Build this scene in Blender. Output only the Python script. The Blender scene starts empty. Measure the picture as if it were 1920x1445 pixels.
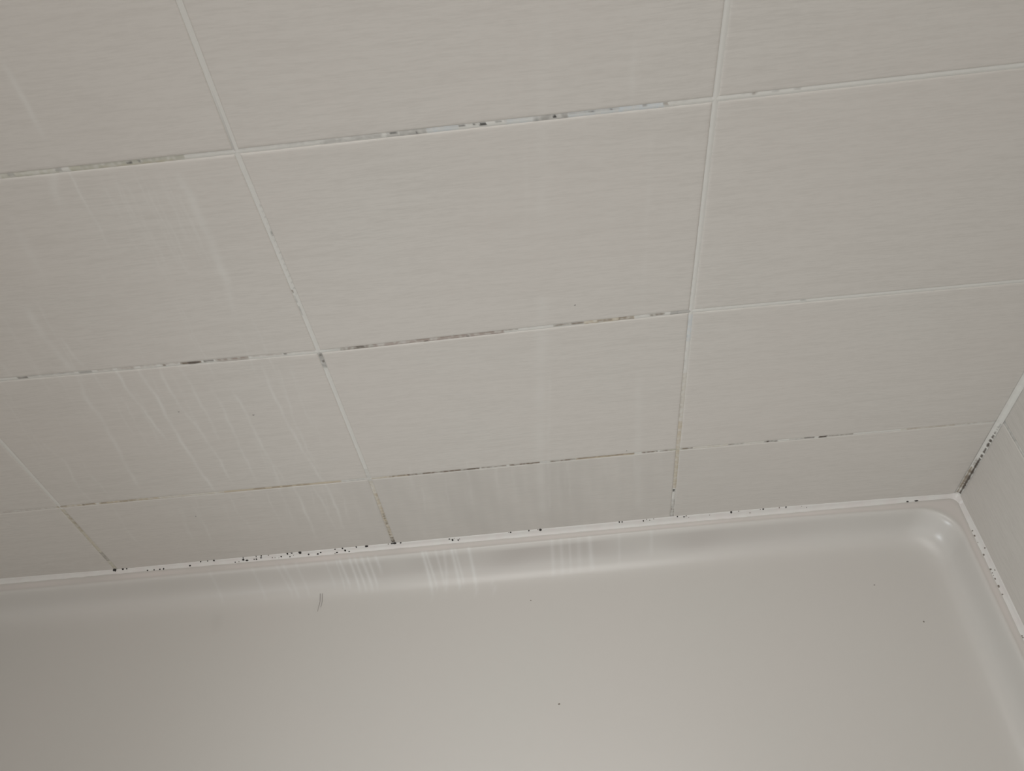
import bpy, bmesh, math, random
import numpy as np
from mathutils import Matrix, Vector, noise

random.seed(5)
sc = bpy.context.scene
COL = sc.collection

# ---------------------------------------------------------------- camera
C = Vector((0.52693583, -0.51215555, 0.85804369))
R = ((0.9948020739, -0.0510091730, -0.0881300061),
     (-0.0961709757, -0.7550962070, -0.6485220594),
     (-0.0334660594, 0.6536266384, -0.7560768747))
cd = bpy.data.cameras.new('camera')
cd.sensor_width = 36.0
cd.lens = 1558.806 / 1920 * 36
cd.clip_start = 0.01
cam = bpy.data.objects.new('camera', cd)
COL.objects.link(cam)
M = Matrix.Identity(4)
for k in range(3):
    M[k][0] = R[0][k]; M[k][1] = -R[1][k]; M[k][2] = -R[2][k]; M[k][3] = C[k]
cam.matrix_world = M
sc.camera = cam

# ---------------------------------------------------------------- world, lights, exposure
w = bpy.data.worlds.new('world'); sc.world = w; w.use_nodes = True
bg = w.node_tree.nodes['Background']
bg.inputs[0].default_value = (1.0, 0.995, 0.985, 1)
bg.inputs[1].default_value = 0.91

def area(name, loc, target, size, power, color, sizey=None):
    l = bpy.data.lights.new(name, 'AREA'); l.energy = power; l.color = color
    l.shape = 'RECTANGLE'; l.size = size; l.size_y = sizey or size
    o = bpy.data.objects.new(name, l); COL.objects.link(o)
    o.location = loc
    o.rotation_euler = (Vector(target) - Vector(loc)).to_track_quat('-Z', 'Y').to_euler()
    return o
l = area('overhead_fill_light', (0.50, -0.35, 1.35), (0.5, -0.25, 0), 0.70, 1.04, (1.0, 0.98, 0.95)); l.data.spread = math.radians(75)  # unseen fill added overhead, beam narrowed to make the sides fall off
l = area('right_wall_fill_light', (-0.20, -0.70, 0.45), (1.0, -0.15, 0.10), 0.22, 0.70, (0.86, 0.945, 1.0)); l.data.spread = math.radians(80)  # unseen cool fill, added to brighten the right wall and tray corner
sc.view_settings.view_transform = 'Standard'
sc.view_settings.look = 'None'
sc.view_settings.gamma = 1
sc.view_settings.use_curve_mapping = False
sc.view_settings.exposure = 0.09

# ---------------------------------------------------------------- measured data (metres on the wall, x right, z up)
STAINS = [('h1',0.1628,0.205,1,0.55,-1,1),('h1',0.1681,0.1731,0,0.7,-0.2,1),('h1',0.2027,0.2073,0,0.7,-0.4,1),('h1',0.2126,0.2946,1,0.75,-1,1),('h1',0.2203,0.2946,0,0.35,0,1),('h1',0.2356,0.2889,2,0.35,-1,-0.3),('h1',0.2531,0.2573,5,0.9,-0.2,0.5),('h1',0.2619,0.2638,5,0.6,0,0.6),('h1',0.2946,0.3317,0,0.12,0.2,1),('h1',0.3332,0.3909,0,0.3,0.2,1),('h1',0.3909,0.4344,0,0.5,-0.5,1),('h1',0.4374,0.4464,0,0.4,-1,1),('h1',0.4401,0.4449,5,0.7,0.3,1),('h1',0.4464,0.4658,0,0.55,-1,1),('h1',0.4584,0.4591,5,0.8,-0.8,1),('h1',0.4658,0.4881,6,0.6,-1,1),('h1',0.4658,0.503,0,0.35,0.4,1),('h1',0.4881,0.4926,5,0.7,0.3,0.9),('h1',0.4978,0.5,5,0.7,0.2,0.8),('h1',0.503,0.5074,5,0.9,-0.1,0.6),('h1',0.5134,0.5178,5,0.7,0.3,0.9),('h1',0.5197,0.54,0,0.3,0.2,1),('h1',0.5215,0.5437,6,0.4,-1,1),('h1',0.54,0.564,0,0.7,-1,1),('h1',0.5537,0.5559,5,1,-0.3,0.6),('h1',0.564,0.6025,6,0.5,-1,1),('h1',0.564,0.6282,0,0.5,0.2,1),('h1',0.5783,0.582,5,0.6,0.2,0.7),('h1',0.5926,0.5948,5,0.6,0.3,0.8),('h1',0.5989,0.63,6,0.7,-1,1),('h1',0.6154,0.6187,0,0.8,0.4,1),('h1',0.6293,0.6329,3,0.6,0,1),('h1',0.6329,0.6628,0,0.2,0.4,1),('h1',0.6828,0.6937,0,0.4,0.6,1),('h1',0.6904,0.6929,3,0.6,0.5,1),('h1',0.7038,0.7089,0,0.5,0.5,1),('h1',0.7182,0.7233,0,0.6,0.4,1),('h2',0.0639,0.0731,4,0.7,-0.3,0.6),('h2',0.0731,0.1156,0,0.5,0.3,0.9),('h2',0.1194,0.131,0,0.8,-0.2,0.8),('h2',0.1358,0.1503,7,0.6,0,1),('h2',0.1541,0.1695,7,0.6,-0.1,1),('h2',0.1753,0.1897,7,0.45,0,1),('h2',0.1935,0.2094,7,0.45,0.2,1),('h2',0.195,0.1974,3,0.9,-0.2,0.5),('h2',0.2108,0.23,3,0.9,-0.4,0.9),('h2',0.2175,0.2281,4,0.9,-0.4,0.7),('h2',0.2319,0.2405,4,0.75,0,0.8),('h2',0.2429,0.2716,3,0.8,0,0.7),('h2',0.2429,0.2716,7,0.5,-1,1),('h2',0.275,0.3027,7,0.5,0.2,1),('h2',0.3036,0.3065,4,0.8,0.2,0.9),('h2',0.3065,0.3322,7,0.3,0.4,1),('h2',0.3408,0.3552,0,0.35,0,1),('h2',0.3543,0.3863,3,0.6,-1,1),('h2',0.3686,0.3763,4,0.6,-0.4,0.6),('h2',0.3839,0.5001,7,0.75,-1,1),('h2',0.422,0.5001,3,0.35,0.2,1),('h2',0.4296,0.4325,4,0.8,-0.9,-0.2),('h2',0.4666,0.4694,4,0.7,-0.8,-0.1),('h2',0.5001,0.5128,3,0.5,0.3,1),('h2',0.5128,0.5447,0,0.3,0.6,1),('h2',0.5437,0.5704,3,0.75,-0.2,0.9),('h2',0.5704,0.6146,2,0.75,-1,1),('h2',0.5821,0.5951,3,0.7,-0.2,0.8),('h2',0.6007,0.6137,3,0.6,-1,1),('h2',0.6146,0.6276,0,0.35,0.5,1),('h2',0.6276,0.641,3,0.7,-0.2,0.9),('h2',0.6457,0.6526,0,0.7,-1,1),('h2',0.6517,0.6632,0,0.6,-1,1),('h2',0.6702,0.7669,0,0.2,0.6,1),('h2',0.7577,0.7632,0,0.6,0.4,0.9),('h3',-0.0679,-0.0038,7,0.4,-1,1),('h3',-0.0056,0.0385,2,0.75,-1,1),('h3',-0.0038,0.0062,3,0.6,0,0.8),('h3',0.0233,0.0262,4,0.8,-0.3,0.5),('h3',0.0268,0.0374,3,0.5,-0.2,1),('h3',0.0421,0.1088,2,0.85,-1,1),('h3',0.0444,0.0503,3,0.6,-0.2,0.6),('h3',0.0649,0.0854,3,0.3,-1,1),('h3',0.1088,0.1787,2,0.45,-1,1),('h3',0.1787,0.306,2,0.95,-1,1),('h3',0.2106,0.224,3,0.5,-0.2,0.8),('h3',0.2309,0.2396,3,0.5,-0.2,0.8),('h3',0.2425,0.2529,3,0.5,-0.2,0.8),('h3',0.2569,0.2714,3,0.4,-0.2,0.8),('h3',0.306,0.3365,0,0.3,-1,1),('h3',0.3388,0.3779,2,0.8,-1,1),('h3',0.3578,0.3836,3,0.7,0,1),('h3',0.3779,0.4551,3,0.85,-0.6,0.8),('h3',0.438,0.454,4,0.5,-0.2,0.6),('h3',0.4568,0.4836,3,0.6,-0.2,0.8),('h3',0.4864,0.5188,3,0.85,-0.5,0.8),('h3',0.5188,0.5301,0,0.2,-1,1),('h3',0.5301,0.5573,3,0.8,-0.6,0.8),('h3',0.5573,0.6194,2,0.95,-1,1),('h3',0.5573,0.6194,3,0.65,0,1),('h3',0.6267,0.6435,3,0.75,-0.5,0.8),('h3',0.6464,0.6649,3,0.6,-0.5,0.8),('h3',0.6559,0.6755,1,0.7,-1,1),('h3',0.6677,0.6811,3,0.7,-0.3,1),('h3',0.6811,0.7175,2,0.35,-1,1),('h3',0.7175,0.7343,3,0.55,-0.2,0.9),('h3',0.7343,0.7566,2,0.2,-1,1),('h3',0.7555,0.77,4,0.85,-0.6,0.6),('h3',0.7817,0.7973,3,0.25,-1,1),('h3',0.7973,0.8079,4,0.7,-0.4,0.7),('h3',0.8123,0.8212,4,0.95,-0.6,0.6),('h3',0.8212,0.8485,3,0.55,-0.2,0.7),('h3',0.8983,0.9536,2,0.55,-0.4,1),('h3',0.9039,1.0004,7,0.55,0,1),('v0',0.0002,0.1329,1,0.6,-1,1),('v0',0.0002,0.1329,2,0.5,-1,1),('v0',0.0825,0.1275,3,0.35,0.0,1),('v0',0.0186,0.0389,0,0.7,-1,1),('v0',-0.0049,0.0147,1,0.6,-1,1),('v1',0.5968,0.6008,3,0.6,-1,-0.3),('v1',0.5616,0.5649,3,0.6,0.3,1),('v1',0.541,0.544,0,0.6,-1,-0.2),('v1',0.4944,0.4959,0,0.65,0.5,1),('v1',0.489,0.4905,0,0.65,0.5,1),('v1',0.4836,0.4851,0,0.65,0.5,1),('v1',0.478,0.4795,0,0.65,0.5,1),('v1',0.4724,0.4739,0,0.65,0.5,1),('v1',0.4667,0.4682,0,0.65,0.5,1),('v1',0.4609,0.4625,0,0.65,0.5,1),('v1',0.455,0.4566,0,0.65,0.5,1),('v1',0.4491,0.4507,0,0.65,0.5,1),('v1',0.443,0.4447,0,0.65,0.5,1),('v1',0.4369,0.4386,0,0.65,0.5,1),('v1',0.4307,0.4324,0,0.65,0.5,1),('v1',0.4244,0.4261,0,0.65,0.5,1),('v1',0.418,0.4198,0,0.65,0.5,1),('v1',0.4116,0.4133,0,0.65,0.5,1),('v1',0.405,0.4068,0,0.65,0.5,1),('v1',0.4682,0.4713,5,0.7,0.6,1),('v1',0.4068,0.4104,3,0.8,-1,-0.3),('v1',0.3959,0.4038,0,0.8,-1,-0.4),('v1',0.3809,0.3916,0,0.7,-1,-0.4),('v1',0.3143,0.3357,0,0.7,-1,1),('v1',0.3301,0.3329,4,0.7,-0.5,0.5),('v1',0.3216,0.3244,4,0.7,-0.2,0.6),('v1',0.1237,0.1539,0,0.3,-1,1),('v1',0.1028,0.1319,2,0.45,-1,1),('v1',0.0034,0.1081,2,0.8,-1,1),('v1',0.0034,0.0755,3,0.35,-1,-0.6),('v1',0.0411,0.0676,4,0.8,0,0.45),('v1',0.0034,0.0411,4,0.6,-0.5,-0.1),('v1',0.0034,0.1081,3,0.35,0.6,1),('v1',0.0009,0.0134,4,0.8,-1,1),('v2',0.3429,0.6106,0,0.4,-1,-0.75),('v2',0.3026,0.3364,6,0.6,-1,1),('v2',0.2588,0.3364,0,0.5,-1,-0.6),('v2',0.1765,0.2588,2,0.3,-1,1),('v2',0.1369,0.2588,3,0.4,-1,-0.5),('v2',0.135,0.1853,2,0.8,-1,1),('v2',0.0693,0.1369,1,0.5,-1,1),('v2',0.064,0.1369,2,0.7,-1,1),('v2',0.0476,0.1369,3,0.3,-1,-0.6),('v2',0.0251,0.0851,3,0.35,0.6,1),('v2',0.0564,0.0618,5,1,-0.6,0.1),('v2',0.0041,0.0251,3,0.7,-1,-0.4),('v2',0.0041,0.0193,3,0.7,0.3,1),('v2',0.0041,0.042,0,0.4,-1,1),('corner',0.1281,0.1336,0,0.7,0.3,1),('corner',0.1161,0.1189,4,0.95,0.15,0.8),('corner',0.1086,0.1133,4,0.95,0.15,0.8),('corner',0.102,0.1058,4,0.95,0.15,0.8),('corner',0.0933,0.1001,4,0.95,0.15,0.8),('corner',0.0816,0.0904,4,0.95,0.15,0.8),('corner',0.0736,0.0786,4,0.95,0.15,0.8),('corner',0.0686,0.0716,4,0.95,0.15,0.8),('corner',0.0015,0.0686,4,1,0.05,0.8),('corner',0.0564,0.0686,3,0.5,-0.6,-0.1),('corner',0.0015,0.0533,3,0.96,-0.8,-0.2),('corner',0.0192,0.046,4,0.8,-0.4,0.1),('corner',0.0015,0.0533,2,0.3,-0.9,0.1),('corner',0.1263,0.1281,0,0.7,0.2,0.7),('corner',0.1226,0.1245,0,0.7,0.2,0.7),('corner',0.1189,0.1208,0,0.7,0.2,0.7)]
SPECKS_BACK = [[0.1175,-0.0004,0.0027,0.0028],[0.1429,-0.0033,0.002,0.0019],[0.1474,-0.0031,0.0013,0.0018],[0.153,-0.0015,0.004,0.0037],[0.1533,-0.0004,0.0013,0.0037],[0.1571,-0.0026,0.004,0.0028],[0.1661,-0.0021,0.002,0.0028],[0.1687,-0.0023,0.0026,0.0037],[0.1691,-0.0004,0.0013,0.0028],[0.1745,-0.0015,0.0033,0.0018],[0.1754,-0.0004,0.0026,0.0018],[0.184,-0.0004,0.002,0.0018],[0.1882,-0.0021,0.002,0.0018],[0.1914,-0.0024,0.0013,0.0018],[0.196,-0.0029,0.0013,0.0009],[0.1991,-0.0018,0.0026,0.0027],[0.2072,-0.0004,0.0026,0.0036],[0.2124,-0.0004,0.0039,0.0018],[0.2096,-0.0028,0.002,0.0027],[0.214,-0.0018,0.0013,0.0018],[0.2222,-0.0004,0.0046,0.0045],[0.2233,-0.0004,0.002,0.0027],[0.2322,-0.0022,0.0026,0.0027],[0.2432,-0.0026,0.0039,0.0027],[0.247,-0.0016,0.0026,0.0018],[0.2649,-0.0005,0.0026,0.0018],[0.2664,-0.0028,0.0032,0.0018],[0.264,-0.0047,0.0013,0.0018],[0.2739,-0.0004,0.0026,0.0018],[0.2766,-0.0017,0.0032,0.0036],[0.2812,-0.0029,0.0026,0.0018],[0.2906,-0.0004,0.0019,0.0027],[0.3029,-0.0004,0.0039,0.0035],[0.3041,-0.0004,0.0026,0.0018],[0.3293,-0.0004,0.0019,0.0018],[0.3338,-0.0004,0.0052,0.0018],[0.3369,-0.0004,0.0058,0.0026],[0.337,-0.0004,0.0026,0.0018],[0.3441,-0.0004,0.0026,0.0018],[0.0057,-0.0004,0.0034,0.0029],[0.0104,-0.0004,0.002,0.0029],[0.0356,-0.0041,0.0027,0.0019],[0.0435,-0.0042,0.002,0.0019],[0.0506,-0.0042,0.0027,0.0014],[0.0551,-0.0039,0.002,0.0029],[0.0875,-0.0028,0.0033,0.0028],[0.1013,-0.0004,0.002,0.0019],[0.1098,-0.0004,0.002,0.0019],[-0.0043,-0.0004,0.0054,0.0049],[-0.0059,-0.0007,0.0027,0.0029],[0.4024,-0.0008,0.0026,0.0017],[0.4059,-0.0012,0.0026,0.0044],[0.4081,-0.0007,0.0013,0.0017],[0.4126,-0.0018,0.0019,0.0035],[0.4145,-0.0013,0.0013,0.0017],[0.4758,-0.0004,0.0025,0.0022],[0.4734,-0.0004,0.0019,0.0009],[0.4974,-0.0004,0.0019,0.0026],[0.511,-0.0004,0.0038,0.0043],[0.5083,-0.0004,0.0019,0.0013],[0.6044,-0.0004,0.0019,0.0026],[0.6077,-0.0004,0.0016,0.0035],[0.6326,-0.0007,0.0019,0.0035],[0.6364,-0.0004,0.0015,0.0017],[0.6401,-0.0008,0.0015,0.0017],[0.6448,-0.0004,0.0019,0.0013],[0.6727,-0.0004,0.0022,0.0018],[0.6804,-0.0007,0.0025,0.0018],[0.6829,-0.0004,0.0018,0.0018],[0.6859,-0.0012,0.0012,0.0013],[0.7104,-0.0009,0.0018,0.0009],[0.7356,-0.0004,0.0027,0.004],[0.7443,-0.0004,0.0018,0.0013],[0.7577,-0.0015,0.0018,0.0013],[0.7729,-0.0004,0.0024,0.0022],[0.7695,-0.0004,0.0012,0.0013],[0.7917,-0.0004,0.0015,0.0022],[0.7994,-0.0004,0.0018,0.0027],[0.8177,-0.0006,0.0012,0.0014],[0.8237,-0.0013,0.0018,0.0018],[0.9513,-0.004,0.0053,0.0019],[0.941,-0.0036,0.0036,0.0014]]
SPECKS_RIGHT = [[0.9962,-0.0487,0.0026,0.0024],[0.9961,-0.0549,0.0022,0.0032],[0.9998,-0.0729,0.0029,0.0024],[0.9949,-0.0791,0.0022,0.0032],[0.9967,-0.0969,0.0029,0.0031],[0.9995,-0.0998,0.0018,0.0024],[0.9965,-0.1014,0.0021,0.0016],[0.9963,-0.1046,0.0014,0.0023],[0.9963,-0.1084,0.0021,0.0031],[0.996,-0.1173,0.0028,0.0047],[0.997,-0.1267,0.0021,0.0023],[0.9965,-0.0638,0.0014,0.0024],[0.9954,-0.1732,0.0021,0.0023],[0.9957,-0.175,0.0021,0.0023]]
TRAY_SPECKS = [[0.9215,-0.1341,0.0024,0.0025],[0.5144,-0.19,0.003,0.0025],[0.4921,-0.0681,0.0024,0.0014],[0.8836,-0.0861,0.003,0.0014],[0.9802,-0.0408,0.0018,0.0018]]
SCRATCH = [[[0.2406,-0.0369],[0.2409,-0.0466],[0.2397,-0.0533],[0.2389,-0.0587]],[[0.2432,-0.0371],[0.2435,-0.0468],[0.2423,-0.0536]]]
SMUDGE = [0.118,-0.0607]
WALL_SPECKS = [[0.5632,0.3619,0.0018],[0.2509,0.2589,0.002],[0.1839,0.274,0.002],[0.6108,0.1436,0.0015],[0.1322,0.0958,0.0015]]
RUNS = [([[0.2102,0.623],[0.2101,0.6103],[0.209,0.5954],[0.2088,0.5817],[0.2086,0.5695]],0.0035,0.5),([[0.211,0.5405],[0.2109,0.5232],[0.2095,0.5082],[0.2098,0.4919],[0.2088,0.4766]],0.0017,0.55),([[0.201,0.5435],[0.1947,0.5299],[0.192,0.5185]],0.0058,0.5),([[0.2841,0.5301],[0.2866,0.5066],[0.2864,0.4794],[0.2852,0.4478],[0.2838,0.4195]],0.0064,0.45),([[0.285,0.4897],[0.2855,0.4692],[0.2852,0.4478]],0.0025,0.5),([[0.2704,0.525],[0.2706,0.4965],[0.2698,0.4738]],0.002,0.35),([[0.1506,0.507],[0.1476,0.4714],[0.1439,0.4443]],0.0062,0.2),([[0.1148,0.4188],[0.1124,0.3844],[0.1136,0.3641],[0.1169,0.339]],0.0058,0.45),([[0.1169,0.339],[0.1093,0.3066],[0.1094,0.2748],[0.1051,0.2373],[0.0985,0.1925],[0.0959,0.1635]],0.0036,0.5),([[0.1252,0.3793],[0.1266,0.3518],[0.13,0.3371],[0.131,0.3186]],0.0025,0.45),([[0.0599,0.3615],[0.0596,0.3438]],0.0042,0.4),([[0.1521,0.3396],[0.151,0.3156],[0.1525,0.2884],[0.1539,0.2639],[0.1552,0.2382]],0.0025,0.75),([[0.1717,0.3368],[0.172,0.3147],[0.1723,0.2893],[0.1694,0.2573],[0.1689,0.2228],[0.1684,0.1859],[0.1695,0.1432]],0.003,0.8),([[0.1906,0.3369],[0.1884,0.3101],[0.1876,0.2831],[0.1917,0.258],[0.1934,0.2234],[0.1943,0.1959],[0.193,0.1575]],0.0025,0.6),([[0.2084,0.3328],[0.2093,0.3167],[0.2087,0.2917],[0.208,0.2597],[0.206,0.2285]],0.0024,0.5),([[0.2218,0.3236],[0.231,0.3112]],0.002,0.2),([[0.2257,0.2969],[0.2263,0.2732],[0.2233,0.2319],[0.2205,0.1917],[0.219,0.1532]],0.0025,0.5),([[0.2435,0.2904],[0.2452,0.2622],[0.2436,0.2287],[0.2442,0.1879],[0.242,0.1444]],0.0022,0.6),([[0.2454,0.2885],[0.2452,0.2498],[0.2409,0.2069],[0.2465,0.1685],[0.2487,0.1279]],0.0017,0.35),([[0.28,0.3224],[0.2785,0.2812],[0.2791,0.2404],[0.281,0.2006],[0.2842,0.1623],[0.2872,0.137]],0.0024,0.6),([[0.293,0.3205],[0.2915,0.2909],[0.2866,0.2518],[0.2862,0.1997],[0.2884,0.1568]],0.0019,0.4),([[0.3051,0.3151],[0.3014,0.2817],[0.3007,0.2328]],0.0019,0.25),([[0.0381,0.2478],[0.0434,0.2108],[0.034,0.1636],[0.0384,0.1369]],0.0023,0.4),([[0.0579,0.1895],[0.0589,0.1492]],0.0021,0.3),([[0.2812,0.4483],[0.2837,0.4254],[0.278,0.39]],0.0051,0.25),([[0.1904,0.4465],[0.1903,0.4322]],0.0022,0.3),([[0.2538,0.1353],[0.2539,0.1112],[0.2524,0.0786],[0.2506,0.0381]],0.0028,0.65),([[0.2737,0.1382],[0.2756,0.1129],[0.2767,0.0856],[0.2759,0.0515]],0.0022,0.5),([[0.2877,0.1389],[0.2891,0.1107],[0.2882,0.0836],[0.286,0.0497]],0.0028,0.65),([[0.1817,0.1286],[0.1795,0.0966],[0.183,0.0618]],0.002,0.3),([[0.1223,0.1119],[0.1155,0.0794],[0.1096,0.0448]],0.0024,0.3),([[0.1371,0.1039],[0.1356,0.0759],[0.1281,0.0354]],0.0024,0.35),([[0.0529,0.1237],[0.0476,0.0854],[0.0474,0.0498]],0.0025,0.25),([[0.2222,0.1271],[0.2194,0.0898],[0.2199,0.0612]],0.0017,0.3),([[0.2303,0.5281],[0.2297,0.5052],[0.229,0.4808],[0.2284,0.4588]],0.0015,0.24),([[0.2387,0.5351],[0.2383,0.5173],[0.2379,0.4986],[0.2376,0.4819]],0.0015,0.28),([[0.2409,0.5326],[0.2402,0.5015],[0.2394,0.4678],[0.2387,0.4366]],0.0015,0.23),([[0.2447,0.5286],[0.2441,0.5021],[0.2435,0.4738],[0.2429,0.4478]],0.0015,0.18),([[0.2459,0.5226],[0.2452,0.4973],[0.2445,0.4703],[0.2439,0.4457]],0.0015,0.26),([[0.2555,0.5346],[0.255,0.507],[0.2545,0.4773],[0.254,0.45]],0.0015,0.24),([[0.2591,0.5351],[0.2586,0.5061],[0.258,0.4748],[0.2574,0.446]],0.0015,0.23),([[0.2587,0.5221],[0.2581,0.4942],[0.2573,0.4642],[0.2567,0.4367]],0.0015,0.29),([[0.2628,0.5232],[0.2622,0.4991],[0.2616,0.4735],[0.261,0.4502]],0.0015,0.29),([[0.2725,0.5336],[0.2722,0.5142],[0.2719,0.4939],[0.2716,0.4756]],0.0014,0.19),([[0.2748,0.5284],[0.2743,0.5022],[0.2738,0.4742],[0.2734,0.4486]],0.0014,0.2),([[0.2783,0.5292],[0.2779,0.5067],[0.2775,0.483],[0.2771,0.4615]],0.0014,0.24),([[0.2795,0.5211],[0.2789,0.4937],[0.2783,0.4643],[0.2777,0.4374]],0.0015,0.29),([[0.2839,0.5196],[0.2833,0.4922],[0.2827,0.4629],[0.2821,0.4361]],0.0014,0.18),([[0.2443,0.2322],[0.2396,0.1548],[0.2342,0.0653]],0.002,0.25),([[0.0707,0.2879],[0.0633,0.2345],[0.055,0.1752]],0.0017,0.13),([[0.2406,0.2271],[0.2386,0.1957],[0.2365,0.1623]],0.0024,0.19),([[0.1044,0.3846],[0.0988,0.3326],[0.0925,0.2744]],0.0023,0.13),([[0.2376,0.4069],[0.2357,0.3603],[0.2337,0.3087]],0.0015,0.28),([[0.3062,0.3175],[0.3047,0.2479],[0.303,0.1678]],0.0015,0.13),([[0.2347,0.4094],[0.2337,0.3835],[0.2326,0.356]],0.0016,0.23),([[0.1261,0.4227],[0.1215,0.371],[0.1164,0.3131]],0.0016,0.29),([[0.2905,0.3433],[0.2895,0.302],[0.2884,0.2569]],0.0018,0.24),([[0.1988,0.3231],[0.1951,0.2718],[0.191,0.215]],0.0024,0.21),([[0.1415,0.3],[0.1379,0.265],[0.1341,0.2276]],0.0017,0.3),([[0.1797,0.3279],[0.1778,0.3053],[0.1759,0.2817]],0.0018,0.22),([[0.041,0.3355],[0.0334,0.284],[0.0249,0.2267]],0.0014,0.23),([[0.1545,0.3063],[0.1507,0.2662],[0.1465,0.2228]],0.0022,0.25),([[0.0925,0.4244],[0.0878,0.3804],[0.0827,0.3318]],0.0024,0.17),([[0.1589,0.3226],[0.1555,0.2853],[0.1518,0.2452]],0.0017,0.18),([[0.1353,0.3255],[0.1316,0.2893],[0.1276,0.2503]],0.0018,0.26),([[0.0475,0.3434],[0.0395,0.2879],[0.0306,0.2256]],0.0017,0.16),([[0.274,0.37],[0.2732,0.3423],[0.2723,0.3129]],0.0016,0.25),([[0.0897,0.3819],[0.0858,0.3481],[0.0816,0.3117]],0.0023,0.2),([[0.291,0.3793],[0.2903,0.3461],[0.2896,0.3104]],0.0019,0.28),([[0.1852,0.3848],[0.1835,0.3604],[0.1817,0.3346]],0.0018,0.15),([[0.2818,0.1116],[0.2796,0.0929],[0.2774,0.0735]],0.0017,0.25),([[0.2365,0.113],[0.2335,0.0916],[0.2305,0.0693]],0.0016,0.17),([[0.2835,0.1315],[0.2811,0.1108],[0.2786,0.0894]],0.0018,0.19),([[0.1704,0.1093],[0.1673,0.0906],[0.1641,0.0714]],0.0015,0.27),([[0.3008,0.1062],[0.2983,0.0832],[0.2957,0.0593]],0.0022,0.27),([[0.1205,0.1158],[0.1148,0.0861],[0.1088,0.0549]],0.0021,0.2),([[0.1446,0.1299],[0.1411,0.1107],[0.1375,0.0909]],0.0015,0.21),([[0.1377,0.1134],[0.1346,0.0966],[0.1314,0.0794]],0.0023,0.23),([[0.3137,0.1094],[0.3106,0.0789],[0.3073,0.0469]],0.0019,0.12),([[0.2712,0.135],[0.2688,0.1151],[0.2663,0.0945]],0.002,0.2),([[0.5516,0.6135],[0.546,0.5307],[0.5404,0.4517]],0.009,0.15),([[0.5356,0.3731],[0.5278,0.2635],[0.5193,0.1438],[0.5163,0.0391]],0.0103,0.28),([[0.5367,0.2775],[0.5292,0.1612],[0.5236,0.0378]],0.0038,0.2),([[0.6204,0.2652],[0.6227,0.1369],[0.6261,0.0318]],0.0067,0.22),([[0.5343,0.5405],[0.5289,0.4532]],0.0037,0.12),([[0.6086,0.5967],[0.608,0.544]],0.0042,0.2),([[0.6224,0.5215],[0.6214,0.4412],[0.6215,0.3423]],0.0038,0.12),([[0.3378,0.1235],[0.3295,0.071]],0.0033,0.25),([[0.4346,0.106],[0.4337,0.0872],[0.4327,0.0678]],0.004,0.09),([[0.4403,0.1038],[0.4393,0.0829],[0.4384,0.0613]],0.0038,0.16),([[0.501,0.1258],[0.5009,0.1062],[0.5007,0.0859]],0.0043,0.1),([[0.4428,0.1522],[0.4419,0.1317],[0.4409,0.1105]],0.0029,0.23),([[0.482,0.1454],[0.4817,0.125],[0.4813,0.1038]],0.0048,0.09),([[0.5479,0.1289],[0.5487,0.0986],[0.5495,0.0667]],0.0027,0.2),([[0.5129,0.1174],[0.5129,0.0806],[0.513,0.0415]],0.0036,0.1),([[0.3885,0.1095],[0.3864,0.082],[0.3841,0.0532]],0.0023,0.24),([[0.5356,0.1121],[0.5362,0.0755],[0.5369,0.0367]],0.0026,0.14),([[0.6195,0.1366],[0.6218,0.1044],[0.6243,0.0705]],0.0019,0.2),([[0.5702,0.0988],[0.5716,0.0624],[0.5731,0.0238]],0.0034,0.11),([[0.4161,0.129],[0.4144,0.1019],[0.4127,0.0736]],0.0019,0.23),([[0.5155,0.1146],[0.5156,0.094],[0.5156,0.0727]],0.0025,0.08),([[0.4714,0.1387],[0.4708,0.1142],[0.4702,0.0886]],0.0028,0.22),([[0.6233,0.1344],[0.625,0.1106],[0.6269,0.0858]],0.0022,0.19),([[0.6464,0.1318],[0.6493,0.0994],[0.6524,0.0652]],0.0026,0.08),([[0.5881,0.1283],[0.589,0.1094],[0.59,0.0899]],0.0031,0.12),([[0.4891,0.1289],[0.4888,0.1041],[0.4885,0.0783]],0.0035,0.13),([[0.4042,0.1512],[0.403,0.1343],[0.4018,0.1168]],0.0033,0.14),([[0.6002,0.1196],[0.6021,0.0878],[0.6041,0.0542]],0.0049,0.09),([[0.3823,0.1499],[0.3803,0.1265],[0.3783,0.1022]],0.0035,0.21),([[0.4701,0.1038],[0.4697,0.088],[0.4693,0.0717]],0.0045,0.12),([[0.6186,0.1415],[0.6212,0.105],[0.624,0.0662]],0.0041,0.25),([[0.5372,0.1392],[0.5379,0.1023],[0.5386,0.0629]],0.003,0.09),([[0.5436,0.1232],[0.5441,0.097],[0.5447,0.0697]],0.0021,0.1),([[0.5368,0.1258],[0.5371,0.1078],[0.5374,0.0892]],0.0031,0.2)]
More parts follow.
